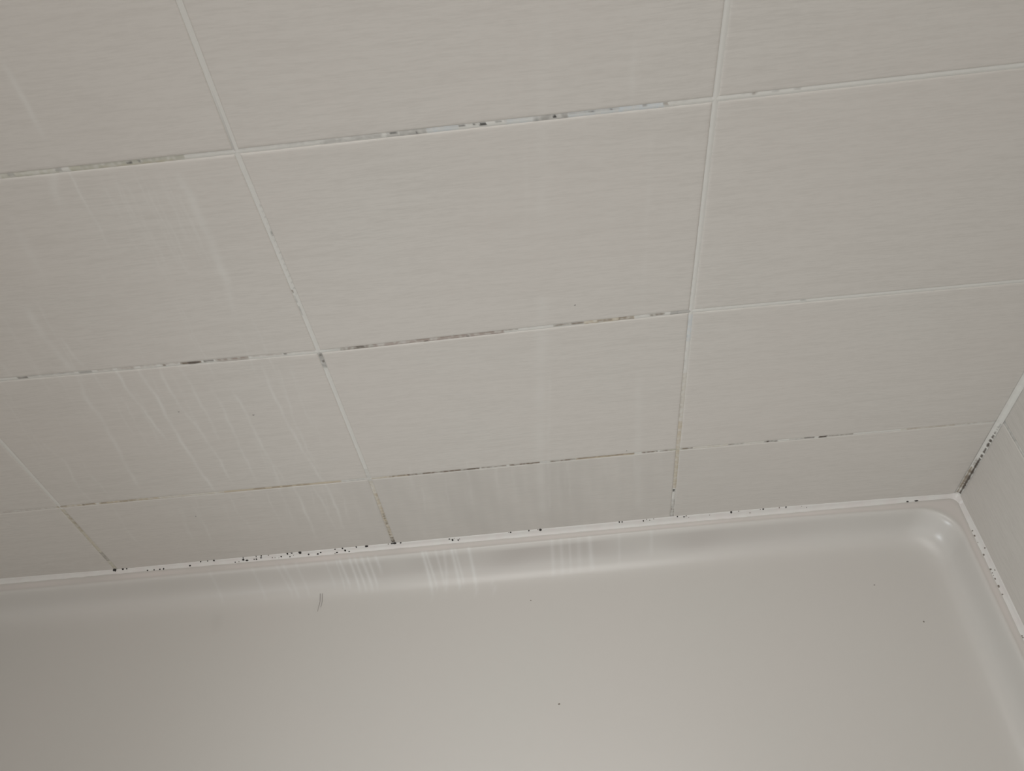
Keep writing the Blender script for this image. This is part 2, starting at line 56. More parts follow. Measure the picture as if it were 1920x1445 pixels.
TRAY_RUNS = [([[0.1998,-0.0085],[0.2082,-0.0235],[0.2145,-0.0381]],0.0032,0.35),([[0.1894,-0.0039],[0.2063,-0.0338]],0.0026,0.3),([[0.2161,-0.008],[0.2271,-0.0358]],0.0026,0.3),([[0.2495,-0.0027],[0.2584,-0.0284]],0.0026,0.3),([[0.268,-0.006],[0.2765,-0.0302]],0.0026,0.6),([[0.2646,-0.0042],[0.2703,-0.0331]],0.0019,0.4),([[0.2813,-0.0094],[0.2884,-0.0348]],0.0026,0.7),([[0.2862,-0.0049],[0.2961,-0.0356]],0.0026,0.6),([[0.2939,-0.0035],[0.3037,-0.0349]],0.0032,0.65),([[0.3018,-0.0043],[0.31,-0.0335]],0.0026,0.6),([[0.3102,-0.0037],[0.3163,-0.02]],0.0032,0.6),([[0.3688,-0.0088],[0.3743,-0.0363],[0.3764,-0.0468]],0.0032,0.7),([[0.3733,-0.0114],[0.382,-0.0405]],0.0026,0.6),([[0.3849,-0.0105],[0.3915,-0.0414]],0.0026,0.45),([[0.3952,-0.0136],[0.3927,-0.045]],0.0032,0.4),([[0.4042,-0.011],[0.4091,-0.0431]],0.0032,0.65),([[0.4081,-0.0113],[0.4142,-0.0388]],0.0026,0.5),([[0.4248,-0.013],[0.4291,-0.0485]],0.0032,0.65),([[0.1104,-0.0033],[0.1216,-0.0361]],0.0032,0.25),([[0.5235,-0.0101],[0.5212,-0.0382]],0.0038,0.35),([[0.5338,-0.0097],[0.5325,-0.0379]],0.0038,0.3),([[0.544,-0.0093],[0.5425,-0.0375]],0.0026,0.3),([[0.5548,-0.0104],[0.5535,-0.0344]],0.0045,0.25),([[0.5675,-0.0102],[0.5679,-0.0345]],0.0045,0.45),([[0.6406,-0.0098],[0.6396,-0.024]],0.0038,0.3),([[0.4481,-0.0435],[0.451,-0.0506]],0.0038,0.4),([[0.1644,-0.0122],[0.1747,-0.0377]],0.0032,0.25),([[0.6026,-0.0095],[0.601,-0.0308]],0.0032,0.25)]

XC = 1.0006           # corner of the two walls
TILE_W, TILE_H = 0.333, 0.2031
Z1 = 0.1361           # top of the cut bottom row

# ---------------------------------------------------------------- helpers
def new_mat(name):
    m = bpy.data.materials.new(name); m.use_nodes = True
    nt = m.node_tree
    return m, nt, nt.nodes['Principled BSDF']
def N(nt, typ, **kw):
    n = nt.nodes.new(typ)
    for k, v in kw.items(): setattr(n, k, v)
    return n
def math_n(nt, op, a, b=None, c=None):
    n = N(nt, 'ShaderNodeMath', operation=op)
    for i, v in enumerate((a, b, c)):
        if v is None: continue
        if isinstance(v, (int, float)): n.inputs[i].default_value = v
        else: nt.links.new(v, n.inputs[i])
    return n.outputs[0]
def mix(nt, fac, a, b):
    n = N(nt, 'ShaderNodeMix', data_type='RGBA')
    for s, v in ((n.inputs[0], fac), (n.inputs[6], a), (n.inputs[7], b)):
        if isinstance(v, (int, float)): s.default_value = v
        elif isinstance(v, tuple): s.default_value = (*v, 1)
        else: nt.links.new(v, s)
    return n.outputs[2]
def rng_map(nt, v, a, b, c, d):
    n = N(nt, 'ShaderNodeMapRange'); nt.links.new(v, n.inputs[0])
    for i, x in enumerate((a, b, c, d)): n.inputs[i + 1].default_value = x
    return n.outputs[0]

def mesh_obj(name, verts, faces, mat, parent=None, smooth=True, attrs=None):
    me = bpy.data.meshes.new(name)
    me.from_pydata([tuple(v) for v in verts], [], faces)
    if smooth: me.polygons.foreach_set('use_smooth', [True] * len(me.polygons))
    if attrs:
        for k, (typ, data) in attrs.items():
            a = me.attributes.new(k, typ, 'POINT')
            a.data.foreach_set('value' if typ == 'FLOAT' else 'color', np.asarray(data, dtype=np.float32).ravel())
    me.materials.append(mat); me.update()
    o = bpy.data.objects.new(name, me); COL.objects.link(o)
    if parent: o.parent = parent
    return o
def box(name, a, b, mat, parent=None):
    x0, y0, z0 = a; x1, y1, z1 = b
    v = [(x0,y0,z0),(x1,y0,z0),(x1,y1,z0),(x0,y1,z0),(x0,y0,z1),(x1,y0,z1),(x1,y1,z1),(x0,y1,z1)]
    f = [(0,3,2,1),(4,5,6,7),(0,1,5,4),(1,2,6,5),(2,3,7,6),(3,0,4,7)]
    return mesh_obj(name, v, f, mat, parent, False)
def grid_faces(nu, nv, flip=False):
    F = []
    for j in range(nv - 1):
        for i in range(nu - 1):
            a = j*nu + i; q = (a, a+1, a+1+nu, a+nu)
            F.append(q[::-1] if flip else q)
    return F

# ---------------------------------------------------------------- materials
# tile: matt ceramic with fine horizontal brushed strokes; limescale film from the 'film' attribute
tile_mat, nt, bs = new_mat('tile_brushed_ceramic')
tc = N(nt, 'ShaderNodeTexCoord'); sx = N(nt, 'ShaderNodeSeparateXYZ'); nt.links.new(tc.outputs['Object'], sx.inputs[0])
s = math_n(nt, 'SUBTRACT', sx.outputs[0], sx.outputs[1])
# slight waviness of the strokes
cbw = N(nt, 'ShaderNodeCombineXYZ'); nt.links.new(s, cbw.inputs[0]); nt.links.new(sx.outputs[2], cbw.inputs[1])
nw = N(nt, 'ShaderNodeTexNoise'); nt.links.new(cbw.outputs[0], nw.inputs['Vector']); nw.inputs['Scale'].default_value = 9; nw.inputs['Detail'].default_value = 1
zw = math_n(nt, 'MULTIPLY_ADD', nw.outputs[0], 0.005, sx.outputs[2])
def stroke(kx, kz, seed, detail=3):
    cb = N(nt, 'ShaderNodeCombineXYZ')
    nt.links.new(math_n(nt, 'MULTIPLY', s, kx), cb.inputs[0])
    nt.links.new(math_n(nt, 'MULTIPLY', zw, kz), cb.inputs[1])
    cb.inputs[2].default_value = seed
    n = N(nt, 'ShaderNodeTexNoise'); nt.links.new(cb.outputs[0], n.inputs['Vector'])
    n.inputs['Scale'].default_value = 1; n.inputs['Detail'].default_value = detail; n.inputs['Roughness'].default_value = 0.6
    return n.outputs[0]
s1 = stroke(30, 420, 1.3); s2 = stroke(90, 760, 4.1); s3 = stroke(9, 130, 7.7, 2); s4 = stroke(5, 5, 9.9, 2)
fine = math_n(nt, 'ADD', math_n(nt, 'MULTIPLY', s1, 0.5), math_n(nt, 'MULTIPLY', s2, 0.5))
dk = rng_map(nt, fine, 0.38, 0.56, 1.0, 0.0)
md = rng_map(nt, s3, 0.30, 0.52, 1.0, 0.0)
TILE = (0.556, 0.527, 0.487)
col = mix(nt, math_n(nt, 'MULTIPLY', dk, 0.55), TILE, (0.475, 0.447, 0.410))
col = mix(nt, math_n(nt, 'MULTIPLY', md, 0.22), col, (0.485, 0.455, 0.415))
hue = rng_map(nt, s4, 0.38, 0.62, 0.0, 1.0)
col = mix(nt, math_n(nt, 'MULTIPLY', hue, 0.25), col, (0.555, 0.508, 0.468))
gr = N(nt, 'ShaderNodeAttribute', attribute_name='grime_shade')
col = mix(nt, gr.outputs['Fac'], col, (0.455, 0.430, 0.396))
at = N(nt, 'ShaderNodeAttribute', attribute_name='film')
col = mix(nt, at.outputs['Fac'], col, (0.625, 0.608, 0.570))
nt.links.new(col, bs.inputs['Base Color'])
bs.inputs['Roughness'].default_value = 0.42
bs.inputs['Specular IOR Level'].default_value = 0.35
bp = N(nt, 'ShaderNodeBump'); bp.inputs['Strength'].default_value = 0.22; bp.inputs['Distance'].default_value = 0.0004
nt.links.new(fine, bp.inputs['Height']); nt.links.new(bp.outputs[0], bs.inputs['Normal'])

# grout: matt cement; dirt colour from the 'stain' colour attribute
grout_mat, nt, bs = new_mat('grout_cement')
at = N(nt, 'ShaderNodeAttribute', attribute_name='stain')
tc = N(nt, 'ShaderNodeTexCoord')
n1 = N(nt, 'ShaderNodeTexNoise'); nt.links.new(tc.outputs['Object'], n1.inputs['Vector']); n1.inputs['Scale'].default_value = 900; n1.inputs['Detail'].default_value = 2
g = mix(nt, rng_map(nt, n1.outputs[0], .4, .7, 0, .25), at.outputs['Color'], (0.50, 0.48, 0.44))
g2 = mix(nt, 0.25, at.outputs['Color'], g)
nt.links.new(g2, bs.inputs['Base Color']); bs.inputs['Roughness'].default_value = 0.8
bp = N(nt, 'ShaderNodeBump'); bp.inputs['Strength'].default_value = 0.2; bp.inputs['Distance'].default_value = 0.0003
nt.links.new(n1.outputs[0], bp.inputs['Height']); nt.links.new(bp.outputs[0], bs.inputs['Normal'])

seal_mat, nt, bs = new_mat('sealant_silicone')
tc = N(nt, 'ShaderNodeTexCoord'); n1 = N(nt, 'ShaderNodeTexNoise'); nt.links.new(tc.outputs['Object'], n1.inputs['Vector']); n1.inputs['Scale'].default_value = 60
nt.links.new(mix(nt, rng_map(nt, n1.outputs[0], .4, .65, 0, 1), (0.60, 0.583, 0.552), (0.59, 0.555, 0.528)), bs.inputs['Base Color'])
bs.inputs['Roughness'].default_value = 0.38

tray_mat, nt, bs = new_mat('tray_acrylic')
at = N(nt, 'ShaderNodeAttribute', attribute_name='film')
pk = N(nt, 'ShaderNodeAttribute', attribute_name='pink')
tc = N(nt, 'ShaderNodeTexCoord'); n1 = N(nt, 'ShaderNodeTexNoise'); nt.links.new(tc.outputs['Object'], n1.inputs['Vector']); n1.inputs['Scale'].default_value = 7; n1.inputs['Detail'].default_value = 3
TRAY = (0.500, 0.479, 0.446)
c = mix(nt, rng_map(nt, n1.outputs[0], .35, .65, 0, .6), TRAY, (0.506, 0.477, 0.446))
gr = N(nt, 'ShaderNodeAttribute', attribute_name='grime_shade')
c = mix(nt, gr.outputs['Fac'], c, (0.40, 0.368, 0.342))  # darker colour for the cove's film and shade
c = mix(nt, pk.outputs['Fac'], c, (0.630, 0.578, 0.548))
c = mix(nt, at.outputs['Fac'], c, (0.585, 0.577, 0.55))
# one faint rubbed smudge
vd = N(nt, 'ShaderNodeVectorMath', operation='DISTANCE'); mp = N(nt, 'ShaderNodeMapping')
nt.links.new(tc.outputs['Object'], mp.inputs[0]); mp.inputs['Scale'].default_value = (1.0, 0.55, 0)
nt.links.new(mp.outputs[0], vd.inputs[0]); vd.inputs[1].default_value = (SMUDGE[0], SMUDGE[1] * 0.55, 0)
c = mix(nt, rng_map(nt, vd.outputs['Value'], 0.002, 0.010, 0.22, 0), c, (0.42, 0.40, 0.37))
nt.links.new(c, bs.inputs['Base Color'])
bs.inputs['Roughness'].default_value = 0.27
bs.inputs['Specular IOR Level'].default_value = 0.35

mould_mat, nt, bs = new_mat('mould_black'); bs.inputs['Base Color'].default_value = (0.022, 0.019, 0.016, 1); bs.inputs['Roughness'].default_value = 0.85
mould2_mat, nt, bs = new_mat('mould_brown'); bs.inputs['Base Color'].default_value = (0.19, 0.165, 0.14, 1); bs.inputs['Roughness'].default_value = 0.85
scuff_mat, nt, bs = new_mat('scuff_grey'); bs.inputs['Base Color'].default_value = (0.30, 0.28, 0.26, 1); bs.inputs['Roughness'].default_value = 0.7
wall_mat, nt, bs = new_mat('wall_render_coat'); bs.inputs['Base Color'].default_value = (0.5, 0.49, 0.46, 1); bs.inputs['Roughness'].default_value = 0.9
floor_mat, nt, bs = new_mat('floor_grey_vinyl')
tc = N(nt, 'ShaderNodeTexCoord'); n1 = N(nt, 'ShaderNodeTexNoise'); nt.links.new(tc.outputs['Object'], n1.inputs['Vector']); n1.inputs['Scale'].default_value = 12
nt.links.new(mix(nt, n1.outputs[0], (0.40, 0.38, 0.35), (0.46, 0.44, 0.41)), bs.inputs['Base Color']); bs.inputs['Roughness'].default_value = 0.5

# ---------------------------------------------------------------- setting: slabs
XL, YF, ZT = -0.402, -1.40, 2.0
wall_back = box('wall_back', (XL - .15, 0.0035, -0.10), (XC + 0.15, 0.15, ZT), wall_mat)
wall_right = box('wall_right', (XC + 0.0035, YF, -0.10), (XC + 0.15, 0.0035, ZT), wall_mat)
floor = box('floor', (XL - .15, YF, -0.16), (XC + 0.15, 0.15, -0.10), floor_mat)
added_wall_left = box('added_wall_left', (XL - .15, YF, -0.10), (XL - .0012, 0.0035, ZT), wall_mat)  # unseen wall, added to cut the surround light on the left
for o in (wall_back, wall_right, added_wall_left, floor): o['kind'] = 'structure'

# ---------------------------------------------------------------- tile grid nodes on the back wall (slightly uneven by hand)
def node(i, j):
    x = i * TILE_W if i < 3 else XC
    z = Z1 + (j - 1) * TILE_H if j > 0 else -0.030
    if 0 <= i <= 3:
        meas = {(0,1):(-.0014,.1372),(1,3):(.3317,.5418),(1,2):(.3351,.3357),(1,1):(.3365,.1360),(2,3):(.6653,.5425),
                (2,2):(.6637,.3403),(2,1):(.6649,.1369),(3,1):(XC,.1336),(0,0):(-.0040,-.03),(1,0):(.3356,-.03),
                (2,0):(.6667,-.03),(3,2):(XC,.3365),(3,3):(XC,.5436),(0,2):(.0012,.3405),(0,3):(.0,.5425),
                (1,4):(.3338,.7454),(2,4):(.6690,.7454)}
        if (i, j) in meas: return meas[(i, j)]
    if i == -1 and j == 1: return (-.333, .1365)
    return (x, z)
NROW = 10
HALF = 0.00175

EDGE = [(0.0, .0009), (.0003, .0005), (.0008, .0002), (.0016, .00005), (.0028, 0.0)]
# limescale runs on the wall
RUN = []
for pl, wd, a in RUNS:
    xs = np.array([q[0] for q in pl]); zs = np.array([q[1] for q in pl])
    o = np.argsort(zs); RUN.append((xs[o], zs[o], wd, a))
def film(X, Z):
    F = np.zeros_like(X)
    for xs, zs, wd, a in RUN:
        m = (Z > zs[0] - .015) & (Z < zs[-1] + .015) & (X > xs.min() - .04) & (X < xs.max() + .04)
        if not m.any(): continue
        x = X[m]; z = Z[m]
        xc = np.interp(z, zs, xs) + 0.0005 * np.sin(z * 130 + xs[0] * 300) + .0003 * np.sin(z * 310 + xs[0] * 90)
        g = np.exp(-((x - xc) / (wd * 0.55)) ** 2)
        e = np.clip((z - zs[0] + .012) / .024, 0, 1) * np.clip((zs[-1] + .008 - z) / .014, 0, 1)
        mod = 0.75 + 0.25 * np.sin(z * 95 + xs[0] * 700)
        F[m] = np.maximum(F[m], a * g * e * mod)
    return F

def ticks(L, res):
    n = max(1, int(round((L - .0056) / res)))
    mid = np.linspace(.0028, L - .0028, n + 1)
    a = [e[0] for e in EDGE[:-1]] + list(mid) + [L - e[0] for e in EDGE[:-1]][::-1]
    return np.array(a)
def depth(t, L):
    d = np.minimum(t, L - t)
    return np.interp(d, [e[0] for e in EDGE], [e[1] for e in EDGE])
def make_tile(c00, c10, c11, c01, side, resx, resz, parent, paint, grime_shade=False):
    # corners in wall coords (s, z), inset already
    L = c10[0] - c00[0]; Hh = c01[1] - c00[1]
    tu = ticks(L, resx); tv = ticks(Hh, resz)
    U, Vv = np.meshgrid(tu / L, tv / Hh)
    S = (c00[0]*(1-U)+c10[0]*U)*(1-Vv) + (c01[0]*(1-U)+c11[0]*U)*Vv
    Z = (c00[1]*(1-U)+c10[1]*U)*(1-Vv) + (c01[1]*(1-U)+c11[1]*U)*Vv
    D = np.maximum(depth(U * L, L), depth(Vv * Hh, Hh))
    tilt = random.uniform(-.00025, .00025)
    D = D + tilt * (U - .5) + random.uniform(0, .0002)
    nu, nv = len(tu), len(tv)
    fl = film(S, Z) if paint else np.zeros_like(S)
    if side == 'back': P = np.stack([S, D, Z], -1).reshape(-1, 3); flip = False
    elif side == 'right': P = np.stack([XC + D, -S, Z], -1).reshape(-1, 3); flip = False
    else: P = np.stack([XL - D, -S, Z], -1).reshape(-1, 3); flip = True
    verts = P.tolist(); faces = grid_faces(nu, nv, flip)
    # skirt to the wall and back plate, closing the slab
    ring = [i for i in range(nu)] + [j*nu+nu-1 for j in range(1, nv)] + [(nv-1)*nu+i for i in range(nu-2, -1, -1)] + [j*nu for j in range(nv-2, 0, -1)]
    base = len(verts)
    for r in ring:
        v = list(verts[r])
        if side == 'back': v[1] = .0034
        else: v[0] = XC + .0034 if side == 'right' else XL - .0034
        verts.append(v)
    n = len(ring)
    for k in range(n):
        k2 = (k+1) % n; faces.append((ring[k2], ring[k], base+k, base+k2))
    faces.append(tuple(base + k for k in range(n)))
    fa = np.concatenate([fl.ravel(), np.zeros(n)])
    gm = np.zeros_like(S)
    if grime_shade: gm = .55 * np.exp(-((S - .47) / .24) ** 2) * (1 + .22 * np.sin(S * 61) + .15 * np.sin(S * 143 + Z * 60) + .12 * np.sin(S * 397))
    ga = np.concatenate([gm.ravel(), np.zeros(n)])
    return mesh_obj('tile', verts, faces, tile_mat, parent, True, {'film': ('FLOAT', fa), 'grime_shade': ('FLOAT', ga)})

for i in range(-2, 3):
    for j in range(NROW - 1):
        if i == -2: a, b, c_, d = (XL, node(0, j)[1]), node(-1, j), node(-1, j+1), (XL, node(0, j+1)[1])
        else: a, b, c_, d = node(i, j), node(i+1, j), node(i+1, j+1), node(i, j+1)
        hr = HALF if i < 2 else .0012
        hb = 0 if j == 0 else (.0013 if j == 1 else HALF)
        ht = .0013 if j == 0 else HALF
        inview = i >= -1 and j <= 3
        c00 = (a[0]+HALF, a[1]+hb); c10 = (b[0]-hr, b[1]+hb); c11 = (c_[0]-hr, c_[1]-ht); c01 = (d[0]+HALF, d[1]-ht)
        if i == -2: c00 = (XL, c00[1]); c01 = (XL, c01[1])
        painted = inview and i in (-1, 0, 1)
        make_tile(c00, c10, c11, c01, 'back', .0013 if painted else .03, .006 if painted else .03, wall_back, painted, j == 0)
# right wall: tiles run from the corner toward the viewer (s = -y); slightly uneven rows
for i in range(0, 5):
    for j in range(NROW - 1):
        s0 = i * TILE_W; s1_ = min((i+1) * TILE_W, -YF)
        if s1_ - s0 < .02: continue
        zr = lambda jj, ss: (-.03 if jj == 0 else .1380 + (jj-1)*TILE_H + .024 * ss)
        h0 = .0012 if i == 0 else HALF; hb = 0 if j == 0 else HALF
        make_tile((s0+h0, zr(j, s0)+hb), (s1_-HALF, zr(j, s1_)+hb), (s1_-HALF, zr(j+1, s1_)-HALF), (s0+h0, zr(j+1, s0)-HALF), 'right', .03, .03, wall_right, False)

# added left wall, out of the frame: plain rows of the same tiles
for i in range(0, 5):
    for j in range(NROW - 1):
        s0 = i * TILE_W; s1_ = min((i+1) * TILE_W, -YF)
        if s1_ - s0 < .02: continue
        zl = lambda jj: -.03 if jj == 0 else Z1 + (jj-1)*TILE_H
        make_tile((s0+HALF, zl(j)+HALF), (s1_-HALF, zl(j)+HALF), (s1_-HALF, zl(j+1)-HALF), (s0+HALF, zl(j+1)-HALF), 'left', .03, .03, added_wall_left, False)

# ---------------------------------------------------------------- grout lines with their stains
GC = np.array((0.585, 0.570, 0.532))
SC = [(0.30, 0.285, 0.265), (0.43, 0.415, 0.335), (0.47, 0.405, 0.31), (0.175, 0.135, 0.10), (0.065, 0.047, 0.035),
      (0.022, 0.02, 0.018), (0.53, 0.56, 0.575), (0.33, 0.27, 0.235)]
def fnoise(x, y, s): return noise.noise(Vector((x * s, y * s, 3.7)))
def stain_cols(name, A, T):
    """A = position along (m), T = -1..1 across; rgb per sample"""
    out = np.tile(GC, (len(A), 1))
    segs = [q for q in STAINS if q[0] == name]
    for _, a0, a1, ci, al, lo, hi in segs:
        big = (a1 - a0) > .012
        idx = np.where((A > a0 - .003) & (A < a1 + .003))[0]
        for k in idx:
            t = T[k]; a = A[k]
            wob = 0.0009 * fnoise(a, t * .3, 700)
            e = min(1, max(0, (a - a0 + wob) / .0007 + .5)) * min(1, max(0, (a1 - a + wob) / .0007 + .5))
            tw = .25 * fnoise(a, 5.1, 260)
            e *= min(1, max(0, (t - lo + tw) / .35 + .5)) * min(1, max(0, (hi - t + tw) / .35 + .5)) if (lo > -1 or hi < 1) else 1
            if big and al < .95: e *= min(1.15, max(.45, .9 + 1.0 * fnoise(a, t * .002, 330)))
            q = min(1, e * al)
            if q > 0: out[k] = out[k] * (1 - q) + np.array(SC[ci]) * q
    return out
def grout_line(name, P0, P1, side, axis, parent, res, hw=.0021, dprof=(.0008, .0005, .00035, .0005, .0008)):
    L = math.hypot(P1[0]-P0[0], P1[1]-P0[1]); n = max(1, int(L / res))
    dx, dz = (P1[0]-P0[0])/L, (P1[1]-P0[1])/L; nx, nz = -dz, dx
    if axis == 'v': nx, nz = -nx, -nz         # across +1 = +x for vertical joints, +z for horizontal ones
    nt_ = len(dprof); V_, A, T = [], [], []
    for k in range(n+1):
        for q in range(nt_):
            t = -1 + 2*q/(nt_-1); f = k/n
            s_ = P0[0]+(P1[0]-P0[0])*f + nx*t*hw; z_ = P0[1]+(P1[1]-P0[1])*f + nz*t*hw
            d = dprof[q] + .00016 * fnoise(s_, z_, 160)
            V_.append((s_, d, z_) if side == 'back' else (XC + d, -s_, z_))
            A.append(s_ if axis == 'h' else z_); T.append(t)
    cols = stain_cols(name, np.array(A), np.array(T)) if name else np.tile(GC, (len(A), 1))
    fl = grid_faces(nt_, n+1, (axis == 'h') )
    return mesh_obj('grout_line', V_, fl, grout_mat, parent, True, {'stain': ('FLOAT_COLOR', np.concatenate([cols, np.ones((len(cols), 1))], 1))})
def polyline_grout(nm, pts, side, axis, parent, res, **k):
    for p0, p1 in zip(pts[:-1], pts[1:]): grout_line(nm, p0, p1, side, axis, parent, res, **k)
HN = {1: 'h3', 2: 'h2', 3: 'h1'}; VN = {0: 'v0', 1: 'v1', 2: 'v2'}
for j in range(1, NROW - 1):
    for i in range(-1, 3):
        a, b = node(i, j), node(i+1, j)
        grout_line(HN.get(j), a, b, 'back', 'h', wall_back, .0007 if j in HN and i >= -1 else .05)
    grout_line(None, (XL, node(0, j)[1]), node(-1, j), 'back', 'h', wall_back, .05)
for i in range(-1, 3):
    for j in range(0, NROW - 1):
        grout_line(VN.get(i), node(i, j), node(i, j+1), 'back', 'v', wall_back, .0007 if i in VN and j < 3 else .05)
STAINS += [('rh', .004, .03, 0, .55, -1, 1), ('rh', .030, .055, 0, .4, -1, .5)]
for j in range(1, NROW - 1):
    z0 = .1380 + (j-1)*TILE_H
    grout_line('rh' if j == 1 else None, (0, z0), (.3, z0 + .0072), 'right', 'h', wall_right, .001 if j == 1 else .05)
    grout_line(None, (.3, z0 + .0072), (-YF, z0 - .024 * YF), 'right', 'h', wall_right, .05)
for i in range(1, 5):
    grout_line(None, (i*TILE_W, -.03), (i*TILE_W, ZT), 'right', 'v', wall_right, .05)
# the corner joint: a concave fillet of grout where the walls meet
prof = [(-.0050, -.0002), (-.0032, -.0006), (-.0018, -.0014), (-.0009, -.0028), (-.0002, -.0046)]
V_, A, T = [], [], []
zs_ = list(np.arange(-.004, .30, .0006)) + list(np.arange(.30, ZT, .05))
prof_f = [tuple(np.array(prof[min(3, int(q*4/8))]) * (1 - (q*4/8 - min(3, int(q*4/8)))) + np.array(prof[min(3, int(q*4/8)) + 1]) * (q*4/8 - min(3, int(q*4/8)))) for q in range(9)]
for z in zs_:
    for q, (px_, py_) in enumerate(prof_f):
        wb = .0003 * fnoise(z, q * .0005, 150)
        V_.append((XC + px_ + wb, py_ + wb, z)); A.append(z); T.append(-1 + q/4)
cols = stain_cols('corner', np.array(A), np.array(T))
cj = mesh_obj('corner_joint', V_, grid_faces(9, len(zs_)), grout_mat, wall_back, True, {'stain': ('FLOAT_COLOR', np.concatenate([cols, np.ones((len(cols), 1))], 1))})
cj['label'] = 'pale corner joint, blackened by mould just above the tray'

# ---------------------------------------------------------------- shower tray
TX0, TY0 = XC - 1.40, -0.80
LIPX = [-.4, -.10, .438, .70, .814, .95, 1.1]; LIPD = [.0014, .0014, -.0005, -.0026, -.0024, .0008, .002]
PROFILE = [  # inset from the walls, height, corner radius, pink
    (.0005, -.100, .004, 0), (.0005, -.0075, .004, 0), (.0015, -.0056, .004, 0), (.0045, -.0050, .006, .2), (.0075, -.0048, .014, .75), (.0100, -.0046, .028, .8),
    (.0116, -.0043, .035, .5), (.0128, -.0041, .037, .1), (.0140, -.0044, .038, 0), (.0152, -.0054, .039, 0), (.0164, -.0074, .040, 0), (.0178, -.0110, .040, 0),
    (.0194, -.0158, .041, 0), (.0211, -.0205, .041, 0), (.0230, -.0250, .041, 0), (.0254, -.0292, .041, 0), (.0284, -.0328, .041, 0),
    (.0320, -.0356, .042, 0), (.0368, -.0378, .043, 0), (.0425, -.0392, .045, 0), (.0500, -.0400, .048, 0), (.0610, -.0404, .053, 0), (.09, -.0408, .06, 0),
    (.16, -.0412, .08, 0), (.26, -.0425, .10, 0), (.34, -.0435, .055, 0)]
back_x = list(np.concatenate([np.linspace(0, .15, 8)[:-1], np.linspace(.15, 1.0, 850)]))   # share along the back side
def loop(d, z, r):
    x0, x1, y0, y1 = TX0 + d, XC - d, TY0 + d, 0 - d
    pts = []
    for t in back_x: pts.append((x0 + r + (x1 - x0 - 2*r) * t, y1))
    for k in range(1, 24):
        a = math.pi/2 * (1 - k/24); pts.append((x1 - r + r*math.cos(a), y1 - r + r*math.sin(a)))
    for k in range(0, 60): pts.append((x1, y1 - r + (y0 - y1 + 2*r) * k/59))
    for k in range(1, 12):
        a = -math.pi/2 * k/12; pts.append((x1 - r + r*math.cos(a), y0 + r + r*math.sin(a)))
    for k in range(0, 12): pts.append((x1 - r + (x0 - x1 + 2*r) * k/11, y0))
    for k in range(1, 12):
        a = -math.pi/2 - math.pi/2 * k/12; pts.append((x0 + r + r*math.cos(a), y0 + r + r*math.sin(a)))
    for k in range(0, 12): pts.append((x0, y0 + r + (y1 - y0 - 2*r) * k/11))
    for k in range(1, 12):
        a = math.pi - math.pi/2 * k/12; pts.append((x0 + r + r*math.cos(a), y1 - r + r*math.sin(a)))
    out = []
    for x, y in pts:
        k = max(0, 1 - (-y) / .10) * min(1, max(0, (d - .006) / .006))
        out.append((x, y - float(np.interp(x, LIPX, LIPD)) * k, z))
    return out
TRN = []
for pl, wd, a in TRAY_RUNS:
    ys = np.array([q[1] for q in pl]); xs = np.array([q[0] for q in pl]); o = np.argsort(ys); TRN.append((xs[o], ys[o], wd, a))
tv, tf, film_a, pink_a, grime_shade_a = [], [], [], [], []
for d, z, r, pkv in PROFILE:
    L = loop(d, z, r); nL = len(L)
    for (x, y, zz) in L:
        f = 0
        if -.06 < y < -.010 and x < .9:
            for xs, ys, wd, a in TRN:
                if abs(x - xs[0]) > .03 or y < ys[0] - .006 or y > ys[-1] + .004: continue
                xc = np.interp(y, ys, xs)
                f = max(f, a * math.exp(-((x - xc) / (wd * .6)) ** 2) * min(1, (y - ys[0] + .006) / .008) * min(1, (ys[-1] + .004 - y) / .004))
        film_a.append(f)
        if .0165 < d < .029 and y > -.05 and .22 < x < .86: grm = .45 * min(1, (x-.22)/.1) * min(1, (.86-x)/.15) * (1 if d < .026 else .5)  # band under the lip: pinkish grime, with the cove's shade painted in
        else: grm = 0
        nz_ = noise.noise(Vector((x * 18, y * 40, 0)))
        grime_shade_a.append(max(0, grm * (.8 + 1.1 * nz_)))
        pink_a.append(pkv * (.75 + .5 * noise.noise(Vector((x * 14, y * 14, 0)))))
    tv += L
np_ = len(PROFILE)
for a in range(np_ - 1):
    for k in range(nL):
        k2 = (k+1) % nL
        tf.append((a*nL+k, (a+1)*nL+k, (a+1)*nL+k2, a*nL+k2))
tf.append(tuple((np_-1)*nL + k for k in range(nL))[::-1])
tf.append(tuple(range(nL)))
tray = bpy.data.objects.new('shower_tray', None); COL.objects.link(tray)
tray['label'] = 'white glossy acrylic shower tray with a raised rim and rounded inner corner'
tray['category'] = 'shower tray'
basin = mesh_obj('basin', tv, tf, tray_mat, tray, True, {'film': ('FLOAT', film_a), 'pink': ('FLOAT', pink_a), 'grime_shade': ('FLOAT', grime_shade_a)})
bm = bmesh.new(); bm.from_mesh(basin.data); bmesh.ops.recalc_face_normals(bm, faces=bm.faces); bm.to_mesh(basin.data); bm.free()

